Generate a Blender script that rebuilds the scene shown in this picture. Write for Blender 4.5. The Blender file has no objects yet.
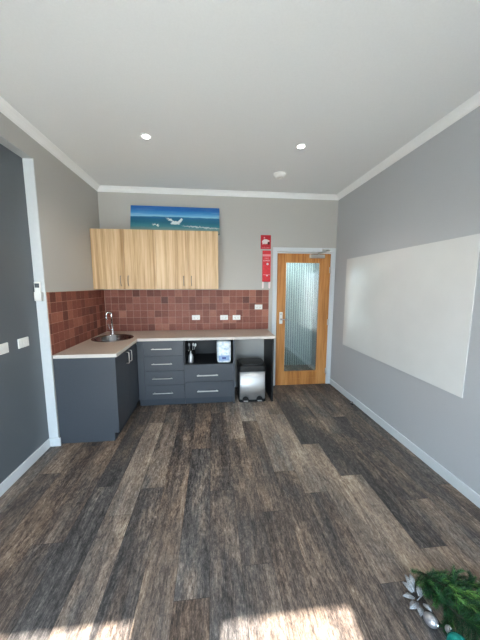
import bpy, bmesh, math, random
from mathutils import Vector, Matrix
PI = math.pi
rnd = random.Random(7)
sc = bpy.context.scene
C = sc.collection

# ---------------------------------------------------------------- camera
YAW, PITCH, ROLL, CZ, FPX = .1055, .1289, .0015, 1.5672, 266.8945
cy, sy, cp, sp = math.cos(YAW), math.sin(YAW), math.cos(PITCH), math.sin(PITCH)
F = Vector((sy*cp, cy*cp, -sp)); R0 = Vector((cy, -sy, 0)); U0 = R0.cross(F)
R = math.cos(ROLL)*R0 + math.sin(ROLL)*U0
U = -math.sin(ROLL)*R0 + math.cos(ROLL)*U0
cd = bpy.data.cameras.new('camera'); cam = bpy.data.objects.new('camera', cd); C.objects.link(cam)
cam.matrix_world = Matrix(((R.x, U.x, -F.x, 0), (R.y, U.y, -F.y, 0), (R.z, U.z, -F.z, CZ), (0, 0, 0, 1)))
cd.sensor_fit = 'VERTICAL'; cd.sensor_height = 36; cd.lens = FPX*36/640
cd.clip_start = .05
sc.camera = cam

# ---------------------------------------------------------------- world, sun, exposure
w = bpy.data.worlds.new('sky'); sc.world = w; w.use_nodes = True
nt = w.node_tree; nt.nodes.clear()
tc = nt.nodes.new('ShaderNodeTexCoord'); sx = nt.nodes.new('ShaderNodeSeparateXYZ')
rp = nt.nodes.new('ShaderNodeValToRGB'); bg = nt.nodes.new('ShaderNodeBackground'); wo = nt.nodes.new('ShaderNodeOutputWorld')
mr = nt.nodes.new('ShaderNodeMapRange'); mr.inputs[1].default_value = -1; mr.inputs[2].default_value = 1
nt.links.new(tc.outputs['Generated'], sx.inputs[0]); nt.links.new(sx.outputs['Z'], mr.inputs[0])
nt.links.new(mr.outputs[0], rp.inputs[0]); nt.links.new(rp.outputs[0], bg.inputs[0]); nt.links.new(bg.outputs[0], wo.inputs[0])
e = rp.color_ramp.elements
e[0].position = .0; e[0].color = (.76, .82, .84, 1)
e[1].position = 1; e[1].color = (.42, .66, 1, 1)
m1 = e.new(.49); m1.color = (.76, .79, .80, 1)
m2 = e.new(.53); m2.color = (.68, .86, 1, 1)
bg.inputs[1].default_value = 13.8
SUN_Y = 1.0            # horizontal run per metre of drop
sd = bpy.data.lights.new('sun', 'SUN'); so = bpy.data.objects.new('sun', sd); C.objects.link(so)
sd.energy = 34; sd.angle = .012; sd.color = (1, .965, .91)
so.rotation_euler = Vector((.02, SUN_Y, -1)).to_track_quat('-Z', 'Y').to_euler()
so.location = (0, -3, 5)
WH = [2.145, 2.097]      # window heads
WINS = [(-1.38, -.395), (-.05, .648)]
for x0, x1 in WINS:
    ld = bpy.data.lights.new('window_portal', 'AREA'); lo = bpy.data.objects.new('window_portal', ld); C.objects.link(lo)
    ld.shape = 'RECTANGLE'; ld.size = x1-x0; ld.size_y = 2.18; ld.cycles.is_portal = True
    lo.location = ((x0+x1)/2, -1.03, 1.09); lo.rotation_euler = (PI/2, 0, 0)
vs = sc.view_settings
vs.view_transform = 'Standard'; vs.look = 'None'; vs.gamma = 1; vs.use_curve_mapping = False
vs.exposure = 0.46
sc.cycles.max_bounces = 14; sc.cycles.diffuse_bounces = 8; sc.cycles.transparent_max_bounces = 16

# ---------------------------------------------------------------- materials
def srgb(r, g, b):
    f = lambda c: (c/255/12.92 if c/255 <= .04045 else ((c/255+.055)/1.055)**2.4)
    return (f(r), f(g), f(b), 1)
class NT:
    def __init__(s, name):
        s.m = bpy.data.materials.new(name); s.m.use_nodes = True; s.t = s.m.node_tree
        s.b = s.t.nodes['Principled BSDF']; s.o = s.t.nodes['Material Output']
    def n(s, k, **kw):
        x = s.t.nodes.new(k)
        for a, v in kw.items():
            if a.startswith('i_'): x.inputs[a[2:].replace('_', ' ')].default_value = v
            else: setattr(x, a, v)
        return x
    def l(s, a, b): s.t.links.new(a, b)
    def ramp(s, src, stops):
        r = s.n('ShaderNodeValToRGB'); el = r.color_ramp.elements
        el[0].position, el[0].color = stops[0]; el[1].position, el[1].color = stops[-1]
        for p, c in stops[1:-1]:
            q = el.new(p); q.color = c
        s.l(src, r.inputs[0]); return r.outputs[0]
    def math(s, op, a, b=None, clamp=False):
        m = s.n('ShaderNodeMath', operation=op, use_clamp=clamp)
        for i, v in enumerate((a, b)):
            if v is None: continue
            if isinstance(v, (int, float)): m.inputs[i].default_value = v
            else: s.l(v, m.inputs[i])
        return m.outputs[0]
    def mix(s, f, a, b, bt='MIX'):
        m = s.n('ShaderNodeMix', data_type='RGBA', blend_type=bt)
        for i, v in ((0, f), (6, a), (7, b)):
            if isinstance(v, (int, float, tuple)): m.inputs[i].default_value = v
            else: s.l(v, m.inputs[i])
        return m.outputs[2]
    def noise(s, vec, scale, detail=4, rough=.55):
        x = s.n('ShaderNodeTexNoise'); x.inputs['Scale'].default_value = scale
        x.inputs['Detail'].default_value = detail; x.inputs['Roughness'].default_value = rough
        if vec is not None: s.l(vec, x.inputs['Vector'])
        return x.outputs[0]
    def coord(s, scale=(1, 1, 1), loc=(0, 0, 0)):
        t = s.n('ShaderNodeTexCoord'); m = s.n('ShaderNodeMapping')
        m.inputs['Scale'].default_value = scale; m.inputs['Location'].default_value = loc
        s.l(t.outputs['Object'], m.inputs[0]); return m.outputs[0]
    def bump(s, h, strength=.2, dist=.002):
        b = s.n('ShaderNodeBump'); b.inputs['Strength'].default_value = strength; b.inputs['Distance'].default_value = dist
        s.l(h, b.inputs['Height']); s.l(b.outputs[0], s.b.inputs['Normal'])

def plain(name, col, rough=.5, metal=0, var=.04, nscale=30, bump=0, coat=0):
    k = NT(name); c = k.coord(); n = k.noise(c, nscale)
    d = tuple(max(0, x*(1-var*2)) for x in col[:3])+(1,); u = tuple(min(1, x*(1+var*2)) for x in col[:3])+(1,)
    k.l(k.ramp(n, [(.3, d), (.7, u)]), k.b.inputs['Base Color'])
    k.b.inputs['Roughness'].default_value = rough; k.b.inputs['Metallic'].default_value = metal
    k.b.inputs['Coat Weight'].default_value = coat
    if bump: k.bump(n, bump)
    return k.m
M = {}
M['wall'] = plain('wall_paint', srgb(187, 185, 180), .6, var=.012, nscale=180, bump=.06)
M['wall_right'] = plain('right_wall_paint', srgb(184, 187, 190), .55, var=.012, nscale=180, bump=.06)  # wall colour cooled, with the window's blue skylight put into it
M['niche'] = plain('charcoal_wall_paint', srgb(96, 103, 108), .5, var=.015, nscale=120, bump=.05)
M['ceiling'] = plain('ceiling_paint', srgb(236, 238, 238), .8, var=.008, nscale=90)
M['trim'] = plain('white_trim_paint', srgb(214, 219, 222), .35, var=.01)
M['cornice'] = plain('white_cornice_paint', srgb(248, 249, 248), .5, var=.005)
M['kick'] = plain('kickboard_board', srgb(54, 61, 70), .5, var=.02)  # darker than the cabinet fronts; colour stands in for the shadow line
M['near_black'] = plain('black_panel_board', srgb(20, 22, 24), .5, var=.02)
M['dull_metal'] = plain('dull_nickel', srgb(150, 142, 132), .4, 1, var=.03)
M['soffit'] = plain('soffit_paint', srgb(175, 178, 178), .5, var=.01)  # greyer than the white trim: the soffit's shade is in the colour
M['charcoal'] = plain('charcoal_cabinet_board', srgb(66, 71, 78), .45, var=.02, nscale=60)
M['carcass'] = plain('dark_carcass_board', srgb(30, 33, 37), .55, var=.02)
M['metal'] = plain('brushed_nickel', srgb(205, 203, 198), .28, 1, var=.03, nscale=200)
M['chrome'] = plain('chrome', srgb(225, 226, 228), .1, 1, var=.01)
M['black'] = plain('black_plastic', srgb(15, 16, 17), .45, var=.03)
M['white_plastic'] = plain('white_plastic', srgb(240, 240, 236), .35, var=.01)
M['red'] = plain('red_sign_plastic', srgb(186, 12, 34), .4, var=.03)
M['darkred'] = plain('dark_red_sign', srgb(150, 14, 30), .4, var=.04)
M['pouch'] = plain('red_pouch_vinyl', srgb(214, 40, 52), .45, var=.06, nscale=40, bump=.2)
M['paperwhite'] = plain('white_print', srgb(240, 225, 225), .5, var=.02)
M['pinkprint'] = plain('pale_pink_print', srgb(236, 150, 155), .5, var=.02)
M['grey_screen'] = plain('grey_lcd', srgb(92, 100, 104), .25, var=.04)
M['grey_plastic'] = plain('grey_plastic', srgb(150, 152, 152), .4, var=.02)
M['blueprint'] = plain('dark_blue_print', srgb(50, 70, 140), .4, var=.03)
M['paleblue'] = plain('pale_blue_print', srgb(140, 170, 210), .4, var=.05)
M['smoke'] = plain('smoke_alarm_white', srgb(246, 246, 242), .45, var=.01)
M['concrete'] = plain('outside_paving', srgb(190, 184, 170), .8, var=.05, nscale=6)

def mk_board():
    k = NT('glossy_whiteboard'); c = k.coord(); n = k.noise(c, 3)
    k.l(k.ramp(n, [(.3, srgb(222, 223, 221)), (.7, srgb(228, 229, 227))]), k.b.inputs['Base Color'])
    k.b.inputs['Roughness'].default_value = .16; k.b.inputs['IOR'].default_value = 1.5
    return k.m
M['board'] = mk_board()

def mk_bench():
    k = NT('speckled_laminate'); n = k.noise(k.coord(), 160, 3, .7); n2 = k.noise(k.coord(), 22, 4)
    a = k.ramp(n, [(.36, srgb(166, 150, 136)), (.5, srgb(190, 175, 161)), (.66, srgb(210, 198, 186))])
    k.l(k.mix(k.math('MULTIPLY', n2, .35), a, srgb(174, 156, 142)), k.b.inputs['Base Color'])
    k.b.inputs['Roughness'].default_value = .38
    return k.m
M['bench'] = mk_bench()
M['bench_edge'] = plain('pale_bench_edge', srgb(208, 202, 194), .4, var=.03, nscale=150)  # the bench laminate, lightened where window light falls on the edge

def mk_oak():
    k = NT('light_oak_laminate')
    oi = k.n('ShaderNodeObjectInfo')
    c = k.coord((1, 1, 1))
    mp = k.n('ShaderNodeMapping'); mp.inputs['Scale'].default_value = (19, 19, .3)
    k.l(c, mp.inputs[0])
    ad = k.n('ShaderNodeVectorMath', operation='ADD'); k.l(mp.outputs[0], ad.inputs[0])
    cb = k.n('ShaderNodeCombineXYZ'); k.l(k.math('MULTIPLY', oi.outputs['Random'], 0.0), cb.inputs[0]); k.l(cb.outputs[0], ad.inputs[1])
    bands = k.noise(ad.outputs[0], 1.0, 2, .5)
    mf = k.coord((95, 95, 2.2)); fine = k.noise(mf, 1, 5, .65)
    mg = k.coord((34, 34, 1.3)); med = k.noise(mg, 1, 3, .6)
    v = k.math('ADD', k.math('MULTIPLY', bands, .38), k.math('ADD', k.math('MULTIPLY', fine, .36), k.math('MULTIPLY', med, .31)))
    col = k.ramp(v, [(.36, srgb(160, 122, 82)), (.46, srgb(190, 154, 112)), (.54, srgb(212, 180, 138)), (.66, srgb(230, 204, 166))])
    k.l(col, k.b.inputs['Base Color']); k.b.inputs['Roughness'].default_value = .45
    k.bump(fine, .12, .001)
    return k.m
M['oak'] = mk_oak()

def mk_timber():
    k = NT('varnished_door_timber')
    fine = k.noise(k.coord((70, 70, 3)), 1, 5, .6); med = k.noise(k.coord((14, 14, 1)), 1, 2)
    v = k.math('ADD', k.math('MULTIPLY', fine, .5), k.math('MULTIPLY', med, .5))
    k.l(k.ramp(v, [(.35, srgb(160, 100, 48)), (.5, srgb(194, 132, 72)), (.66, srgb(214, 156, 94))]), k.b.inputs['Base Color'])
    k.b.inputs['Roughness'].default_value = .35; k.bump(fine, .1, .001)
    return k.m
M['timber'] = mk_timber()

def attr(k, name, out='Fac'):
    a = k.n('ShaderNodeAttribute'); a.attribute_name = name; return a.outputs[out]

def mk_tile():
    k = NT('terracotta_glazed_tile'); t = attr(k, 'tone'); n = k.noise(k.coord(), 38, 4, .65)
    v = k.math('ADD', k.math('MULTIPLY', t, .75), k.math('MULTIPLY', k.math('SUBTRACT', n, .18), .4))
    k.l(k.ramp(v, [(.1, srgb(92, 52, 44)), (.4, srgb(126, 73, 60)), (.62, srgb(148, 91, 76)), (.9, srgb(178, 120, 100))]), k.b.inputs['Base Color'])
    k.b.inputs['Roughness'].default_value = .5; k.b.inputs['Specular IOR Level'].default_value = .35; k.bump(n, .15, .001)
    return k.m
M['tile'] = mk_tile()
M['grout'] = plain('tile_grout', srgb(184, 148, 132), .8, var=.05)

def mk_floor():
    k = NT('weathered_timber_planks')
    t = attr(k, 'tone'); sd_ = attr(k, 'seed'); hu = attr(k, 'hue')
    tc = k.n('ShaderNodeTexCoord')
    off = k.n('ShaderNodeCombineXYZ'); k.l(k.math('MULTIPLY', sd_, 37.0), off.inputs[2]); k.l(k.math('MULTIPLY', sd_, 11.0), off.inputs[1])
    ad = k.n('ShaderNodeVectorMath', operation='ADD'); k.l(tc.outputs['Object'], ad.inputs[0]); k.l(off.outputs[0], ad.inputs[1])
    def N(s, d, r):
        m = k.n('ShaderNodeMapping'); m.inputs['Scale'].default_value = s; k.l(ad.outputs[0], m.inputs[0]); return k.noise(m.outputs[0], 1, d, r)
    fine = N((125, 13, 1), 6, .75); streak = N((24, 1.3, 1), 4, .6); blotch = N((7, 2.0, 1), 3, .6); grain = N((210, 80, 1), 3, .7); worn = N((46, 17, 1), 5, .8)
    v = k.math('ADD', t, k.math('MULTIPLY', k.math('SUBTRACT', fine, .5), 1.05))
    v = k.math('ADD', v, k.math('MULTIPLY', k.math('SUBTRACT', streak, .5), .60))
    v = k.math('ADD', v, k.math('MULTIPLY', k.math('SUBTRACT', blotch, .5), .45))
    v = k.math('ADD', v, k.math('MULTIPLY', k.math('SUBTRACT', grain, .5), .55))
    chip = N((75, 26, 1), 4, .85)
    v = k.math('ADD', v, k.math('MULTIPLY', k.ramp(chip, [(.50, (0, 0, 0, 1)), (.62, (1, 1, 1, 1))]), .20))
    v = k.math('SUBTRACT', v, k.math('MULTIPLY', k.ramp(chip, [(.36, (1, 1, 1, 1)), (.46, (0, 0, 0, 1))]), .20))
    # pale worn flecks inside some blotches
    msk = k.math('MULTIPLY', k.ramp(blotch, [(.5, (0, 0, 0, 1)), (.66, (1, 1, 1, 1))]), k.math('SUBTRACT', worn, .42))
    v = k.math('ADD', v, k.math('MULTIPLY', msk, 1.5))
    warm = k.ramp(v, [(.0, srgb(44, 38, 35)), (.25, srgb(82, 71, 64)), (.5, srgb(120, 106, 95)), (.75, srgb(156, 141, 127)), (1, srgb(190, 178, 164))])
    cool = k.ramp(v, [(.0, srgb(40, 38, 38)), (.25, srgb(74, 70, 68)), (.5, srgb(110, 104, 99)), (.75, srgb(152, 144, 134)), (1, srgb(194, 186, 176))])
    brown = k.ramp(v, [(.0, srgb(46, 36, 30)), (.25, srgb(86, 69, 58)), (.5, srgb(126, 106, 90)), (.75, srgb(160, 141, 121)), (1, srgb(190, 176, 156))])
    h = k.math('ADD', hu, k.math('MULTIPLY', k.math('SUBTRACT', blotch, .5), 1.6), True)
    c1 = k.mix(k.ramp(h, [(.3, (0, 0, 0, 1)), (.55, (1, 1, 1, 1))]), cool, warm)
    c2 = k.mix(k.ramp(h, [(.6, (0, 0, 0, 1)), (.9, (1, 1, 1, 1))]), c1, brown)
    k.l(c2, k.b.inputs['Base Color'])
    k.b.inputs['Roughness'].default_value = .55; k.b.inputs['Specular IOR Level'].default_value = .4
    k.bump(fine, .25, .0015)
    return k.m
M['floor'] = mk_floor()
M['joint'] = plain('plank_joint', srgb(50, 45, 42), .8)

def mk_steel():
    k = NT('brushed_stainless'); n = k.noise(k.coord((4, 4, 300)), 1, 3)
    k.l(k.ramp(n, [(.3, srgb(226, 226, 226)), (.7, srgb(240, 240, 240))]), k.b.inputs['Base Color'])
    k.b.inputs['Metallic'].default_value = 1; k.b.inputs['Roughness'].default_value = .58
    return k.m
M['steel'] = mk_steel()
M['sinksteel'] = plain('polished_sink_steel', srgb(150, 150, 152), .13, 1, var=.02)

def mk_sea():
    k = NT('painted_seascape'); tc = k.n('ShaderNodeTexCoord'); s = k.n('ShaderNodeSeparateXYZ'); k.l(tc.outputs['UV'], s.inputs[0])
    u, v = s.outputs[0], s.outputs[1]
    m = k.n('ShaderNodeMapping'); m.inputs['Scale'].default_value = (6, 16, 1); k.l(tc.outputs['UV'], m.inputs[0])
    n = k.noise(m.outputs[0], 1, 5, .6)
    m2 = k.n('ShaderNodeMapping'); m2.inputs['Scale'].default_value = (2.5, 9, 1); k.l(tc.outputs['UV'], m2.inputs[0])
    n2 = k.noise(m2.outputs[0], 1, 4, .6)
    vv = k.math('ADD', v, k.math('MULTIPLY', k.math('SUBTRACT', n, .5), .10))
    base = k.ramp(vv, [(.0, srgb(150, 150, 130)), (.14, srgb(130, 165, 160)), (.24, srgb(70, 140, 152)), (.4, srgb(24, 108, 134)),
                       (.55, srgb(20, 104, 144)), (.60, srgb(30, 116, 168)), (.615, srgb(150, 206, 230)), (.72, srgb(74, 156, 210)), (.86, srgb(24, 108, 182)), (1, srgb(22, 92, 168))])
    mq = k.n('ShaderNodeMapping'); mq.inputs['Scale'].default_value = (34, 12, 1); k.l(tc.outputs['UV'], mq.inputs[0])
    nq = k.noise(mq.outputs[0], 1, 4, .75)
    ud = k.math('ADD', u, k.math('MULTIPLY', k.math('SUBTRACT', nq, .5), .05)); vd = k.math('ADD', v, k.math('MULTIPLY', k.math('SUBTRACT', nq, .5), .22))
    def blob(cu, cv, su, sv, slope=0., u=ud, v=vd):
        du = k.math('DIVIDE', k.math('SUBTRACT', u, cu), su)
        dv = k.math('DIVIDE', k.math('ADD', k.math('SUBTRACT', v, cv), k.math('MULTIPLY', k.math('SUBTRACT', u, cu), slope)), sv)
        q = k.math('ADD', k.math('MULTIPLY', du, du), k.math('MULTIPLY', dv, dv))
        q = k.math('ADD', q, k.math('MULTIPLY', k.math('SUBTRACT', n, .5), 2.2))
        return k.ramp(q, [(.5, (1, 1, 1, 1)), (1.3, (0, 0, 0, 1))])
    white = srgb(232, 240, 240)
    c = base
    for a in [(.50, .39, .06, .07, 0), (.45, .47, .07, .03, 1.6), (.545, .45, .04, .07, -2.2), (.56, .52, .012, .05, -3), (.28, .31, .045, .02, .6), (.30, .26, .02, .03, 0)]:
        c = k.mix(blob(*a), c, white)
    c = k.mix(k.math('MULTIPLY', blob(.78, .25, .27, .03, .18), .6), c, white)
    cl = k.math('MULTIPLY', k.ramp(n2, [(.52, (0, 0, 0, 1)), (.7, (1, 1, 1, 1))]), k.ramp(v, [(.62, (0, 0, 0, 1)), (.7, (.6, .6, .6, 1)), (.85, (.1, .1, .1, 1))]))
    c = k.mix(cl, c, srgb(200, 222, 236))
    k.l(c, k.b.inputs['Base Color']); k.b.inputs['Roughness'].default_value = .4
    return k.m
M['sea'] = mk_sea()

def mk_glass(name, tint=(.92, .96, .96, 1), rough=.02, bump=0, spec=1.0):
    k = NT(name); k.t.nodes.remove(k.b)
    tr = k.n('ShaderNodeBsdfTransparent'); tr.inputs[0].default_value = tint
    gl = k.n('ShaderNodeBsdfGlossy'); gl.inputs['Roughness'].default_value = rough
    fr = k.n('ShaderNodeFresnel'); geo = k.n('ShaderNodeNewGeometry')
    k.l(k.math('SUBTRACT', 1.5, k.math('MULTIPLY', geo.outputs['Backfacing'], 1.5-1/1.5)), fr.inputs[0])
    mx = k.n('ShaderNodeMixShader')
    k.l(k.math('MULTIPLY', fr.outputs[0], spec, True), mx.inputs[0]); k.l(tr.outputs[0], mx.inputs[1]); k.l(gl.outputs[0], mx.inputs[2]); k.l(mx.outputs[0], k.o.inputs[0])
    if bump:
        w_ = k.n('ShaderNodeTexWave', wave_type='BANDS', bands_direction='X'); w_.inputs['Scale'].default_value = 12
        k.l(k.coord(), w_.inputs[0]); b = k.n('ShaderNodeBump'); b.inputs['Strength'].default_value = bump; b.inputs['Distance'].default_value = .002
        k.l(w_.outputs[0], b.inputs['Height']); k.l(b.outputs[0], gl.inputs['Normal'])
    return k.m
M['glass'] = mk_glass('window_glass', (.97, .97, .97, 1))
M['doorglass'] = mk_glass('door_glass', (.86, .93, .93, 1), .05, 0, 5)
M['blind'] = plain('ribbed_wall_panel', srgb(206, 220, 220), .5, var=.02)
M['groove'] = plain('panel_groove', srgb(120, 140, 142), .6, var=.02)
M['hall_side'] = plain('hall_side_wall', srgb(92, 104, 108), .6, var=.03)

def mk_emit(name, col, st):
    k = NT(name); k.b.inputs['Base Color'].default_value = (.9, .9, .9, 1)
    k.b.inputs['Emission Color'].default_value = col; k.b.inputs['Emission Strength'].default_value = st
    return k.m
M['led'] = mk_emit('led_diffuser', (1, .98, .93, 1), 9)

def mk_needle():
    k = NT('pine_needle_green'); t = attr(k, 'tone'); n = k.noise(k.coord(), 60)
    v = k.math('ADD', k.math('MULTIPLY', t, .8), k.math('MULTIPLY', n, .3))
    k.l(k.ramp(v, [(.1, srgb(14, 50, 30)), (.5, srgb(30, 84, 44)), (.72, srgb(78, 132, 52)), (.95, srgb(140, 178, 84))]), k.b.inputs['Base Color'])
    k.b.inputs['Roughness'].default_value = .5
    return k.m
M['needle'] = mk_needle()
M['twig'] = plain('dark_green_twig', srgb(40, 48, 30), .8)
M['glitter'] = plain('silver_glitter', srgb(150, 153, 156), .5, .6, var=.35, nscale=400, bump=.5)
M['bauble'] = plain('satin_silver_bauble', srgb(190, 190, 194), .28, .75, var=.03)
M['teal'] = plain('teal_metallic', srgb(30, 150, 140), .25, .6, var=.1, nscale=30)

# ---------------------------------------------------------------- mesh helpers
def xf(bm, vs_, loc=(0, 0, 0), rot=None):
    if rot is not None: bmesh.ops.rotate(bm, verts=vs_, cent=(0, 0, 0), matrix=rot)
    bmesh.ops.translate(bm, verts=vs_, vec=loc)
def box(bm, x0, x1, y0, y1, z0, z1, bev=0, mi=0, seg=2):
    r = bmesh.ops.create_cube(bm, size=1); v = r['verts']
    bmesh.ops.scale(bm, verts=v, vec=(x1-x0, y1-y0, z1-z0)); bmesh.ops.translate(bm, verts=v, vec=((x0+x1)/2, (y0+y1)/2, (z0+z1)/2))
    fs = {f for q in v for f in q.link_faces}
    for f in fs: f.material_index = mi
    if bev:
        es = list({e_ for q in v for e_ in q.link_edges})
        bmesh.ops.bevel(bm, geom=es, offset=bev, segments=seg, affect='EDGES', profile=.5)
def lathe(bm, prof, n=32, loc=(0, 0, 0), rot=None, mi=0, squash=1):
    """prof: (r, z) list along +z"""
    rings = []; allv = []
    for r, z in prof:
        if r < 1e-6: ring = [bm.verts.new((0, 0, z))]
        else: ring = [bm.verts.new((r*math.cos(2*PI*i/n), squash*r*math.sin(2*PI*i/n), z)) for i in range(n)]
        rings.append(ring); allv += ring
    for a, b in zip(rings, rings[1:]):
        if len(a) == len(b) == 1: continue
        for i in range(n):
            j = (i+1) % n
            if len(a) == 1: f = bm.faces.new((a[0], b[j], b[i]))
            elif len(b) == 1: f = bm.faces.new((a[i], a[j], b[0]))
            else: f = bm.faces.new((a[i], a[j], b[j], b[i]))
            f.smooth = True; f.material_index = mi
    xf(bm, allv, loc, rot); return allv
def tube(bm, pts, r, n=12, mi=0, cap=True, taper=None):
    pts = [Vector(p) for p in pts]; rings = []
    up = Vector((0, 0, 1))
    prev = None
    for i, p in enumerate(pts):
        t = (pts[min(i+1, len(pts)-1)]-pts[max(i-1, 0)]).normalized()
        if prev is None:
            a = t.cross(up if abs(t.z) < .9 else Vector((1, 0, 0))).normalized()
        else:
            a = (prev - t*prev.dot(t)).normalized()
        prev = a; b = t.cross(a)
        rr = r*(taper[i] if taper else 1)
        rings.append([bm.verts.new(p+rr*(math.cos(2*PI*k/n)*a+math.sin(2*PI*k/n)*b)) for k in range(n)])
    for a, b in zip(rings, rings[1:]):
        for i in range(n):
            j = (i+1) % n; f = bm.faces.new((a[i], a[j], b[j], b[i])); f.smooth = True; f.material_index = mi
    if cap:
        for q in (rings[0], rings[-1]):
            f = bm.faces.new(q); f.material_index = mi
def arc(c, r, a0, a1, n, ax='xz'):
    out = []
    for i in range(n+1):
        a = a0+(a1-a0)*i/n; u, v = r*math.cos(a), r*math.sin(a)
        out.append((c[0]+u, c[1], c[2]+v) if ax == 'xz' else ((c[0]+u, c[1]+v, c[2]) if ax == 'xy' else (c[0], c[1]+u, c[2]+v)))
    return out
def prism(bm, poly, z0, z1, plane='xy', mi=0):
    f3 = {'xy': lambda a, b, c: (a, b, c), 'xz': lambda a, b, c: (a, c, b), 'yz': lambda a, b, c: (c, a, b)}[plane]
    A = [bm.verts.new(f3(a, b, z0)) for a, b in poly]; B = [bm.verts.new(f3(a, b, z1)) for a, b in poly]
    fs = [bm.faces.new(A), bm.faces.new(B)]
    for i in range(len(poly)):
        j = (i+1) % len(poly); fs.append(bm.faces.new((A[i], A[j], B[j], B[i])))
    for f in fs: f.material_index = mi
def obj(name, bm, mats, parent=None, loc=(0, 0, 0), label=None):
    bmesh.ops.recalc_face_normals(bm, faces=bm.faces)
    me = bpy.data.meshes.new(name); bm.to_mesh(me); bm.free()
    if not isinstance(mats, (list, tuple)): mats = [mats]
    for m in mats: me.materials.append(M[m])
    o = bpy.data.objects.new(name, me); C.objects.link(o); o.parent = parent; o.location = loc
    if label: o['label'] = label
    return o
def struct(name, bm, mats):
    o = obj(name, bm, mats); o['kind'] = 'structure'; return o
def tag(o, label, cat, group=None):
    o['label'] = label; o['category'] = cat
    if group: o['group'] = group
    return o
def thing(name, label, cat, loc=(0, 0, 0), group=None, rot=(0, 0, 0)):
    o = bpy.data.objects.new(name, None); o.empty_display_size = .1; C.objects.link(o); o.location = loc; o.rotation_euler = rot
    return tag(o, label, cat, group)
def dup(root, loc, label=None, rot=None):
    r = root.copy(); C.objects.link(r); r.location = loc
    if rot is not None: r.rotation_euler = rot
    if label: r['label'] = label
    def rec(a, b):
        for ch in [x for x in bpy.data.objects if x.parent == a]:
            c = ch.copy(); C.objects.link(c); c.parent = b; rec(ch, c)
    rec(root, r)
    return r
B = bmesh.new

# ---------------------------------------------------------------- room shell
XL, XR, YB, YF, H = -1.516, 1.886, 3.975, -.9, 2.880
XD, YR, ZO = -1.598, 2.636, 2.649        # recess depth, its end, its head
YR0 = -.25

# floor: planks as separate quads of one mesh
P = .1793; X0 = -.746; L = 1.257
JO = {-5: .55, -4: .95, -3: 1.322-1.257, -2: .30, -1: .75, 0: 1.724-1.257, 1: 1.955-1.257, 2: .95, 3: 1.17, 4: .62, 5: 1.304-1.257, 6: 1.648-1.257, 7: 2.036-1.257,
      8: 1.781-1.257, 9: 1.137, 10: 1.932-1.257, 11: 1.293-1.257, 12: 1.641-1.257, 13: 1.02, 14: .5}
# tone / hue (0 cool .5 neutral 1 brown) from near to far, starting with the plank that begins at joint + 0
TN = {-5: [(.3, .5), (.4, .5), (.25, .4), (.3, .5)], -4: [(.3, .6), (.42, .8), (.2, .5), (.3, .4)], -3: [(.50, .3), (.28, .7), (.18, .5), (.2, .5)],
      -2: [(.3, .6), (.34, .7), (.22, .5), (.2, .5)], -1: [(.26, .15), (.24, .4), (.26, .5), (.3, .5)], 0: [(.44, .55), (.55, .6), (.36, .6)],
      1: [(.24, .4), (.46, .6), (.30, .5)], 2: [(.42, .75), (.28, .5), (.34, .7), (.3, .5)], 3: [(.30, .3), (.32, .7), (.34, .6)], 4: [(.30, .45), (.28, .5), (.34, .5), (.3, .6)],
      5: [(.30, .5), (.31, .55), (.52, .6), (.4, .5)], 6: [(.30, .6), (.33, .6), (.60, .35), (.3, .5)], 7: [(.29, .6), (.56, .6), (.42, .6)],
      8: [(.29, .55), (.56, .65), (.36, .6)], 9: [(.50, .65), (.22, .4), (.4, .5)], 10: [(.56, .7), (.22, .35), (.36, .5)],
      11: [(.50, .65), (.22, .4), (.44, .5), (.4, .5)], 12: [(.48, .65), (.2, .3), (.34, .5)], 13: [(.36, .5), (.30, .5), (.26, .5), (.3, .4)], 14: [(.3, .5), (.3, .3), (.22, .5), (.3, .5)]}
bm = B()
lt = bm.faces.layers.float.new('tone'); ls = bm.faces.layers.float.new('seed'); lh = bm.faces.layers.float.new('hue')
g = .0009
XMAX, YMIN, YMAX = 2.2, -1.05, 5.14
for kx in range(-6, 17):
    x0, x1 = X0+P*kx, X0+P*(kx+1)
    if x0 > XMAX: continue
    jo = JO.get(kx, rnd.uniform(0, 1.2)); n0 = math.floor((YMIN-jo)/L)
    for j in range(n0, n0+8):
        y0, y1 = jo+L*j, jo+L*(j+1)
        y0, y1 = max(y0, YMIN), min(y1, YMAX)
        if y1 <= y0: continue
        tl = TN.get(kx)
        if tl and 0 <= j < len(tl): tone, hue = tl[j]
        elif tl and j < 0 and kx in (11, 9): tone, hue = (.25, .4)
        else: tone, hue = rnd.uniform(.22, .5), rnd.uniform(.3, .8)
        vv = [bm.verts.new(p) for p in ((x0+g, y0+g, 0), (x1-g, y0+g, 0), (x1-g, y1-g, 0), (x0+g, y1-g, 0))]
        f = bm.faces.new(vv); f[lt] = tone; f[ls] = rnd.random(); f[lh] = hue
box(bm, X0-P*6, XMAX+.15, YMIN, YMAX, -.06, -.0012, mi=1)
struct('floor', bm, ['floor', 'joint'])

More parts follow.
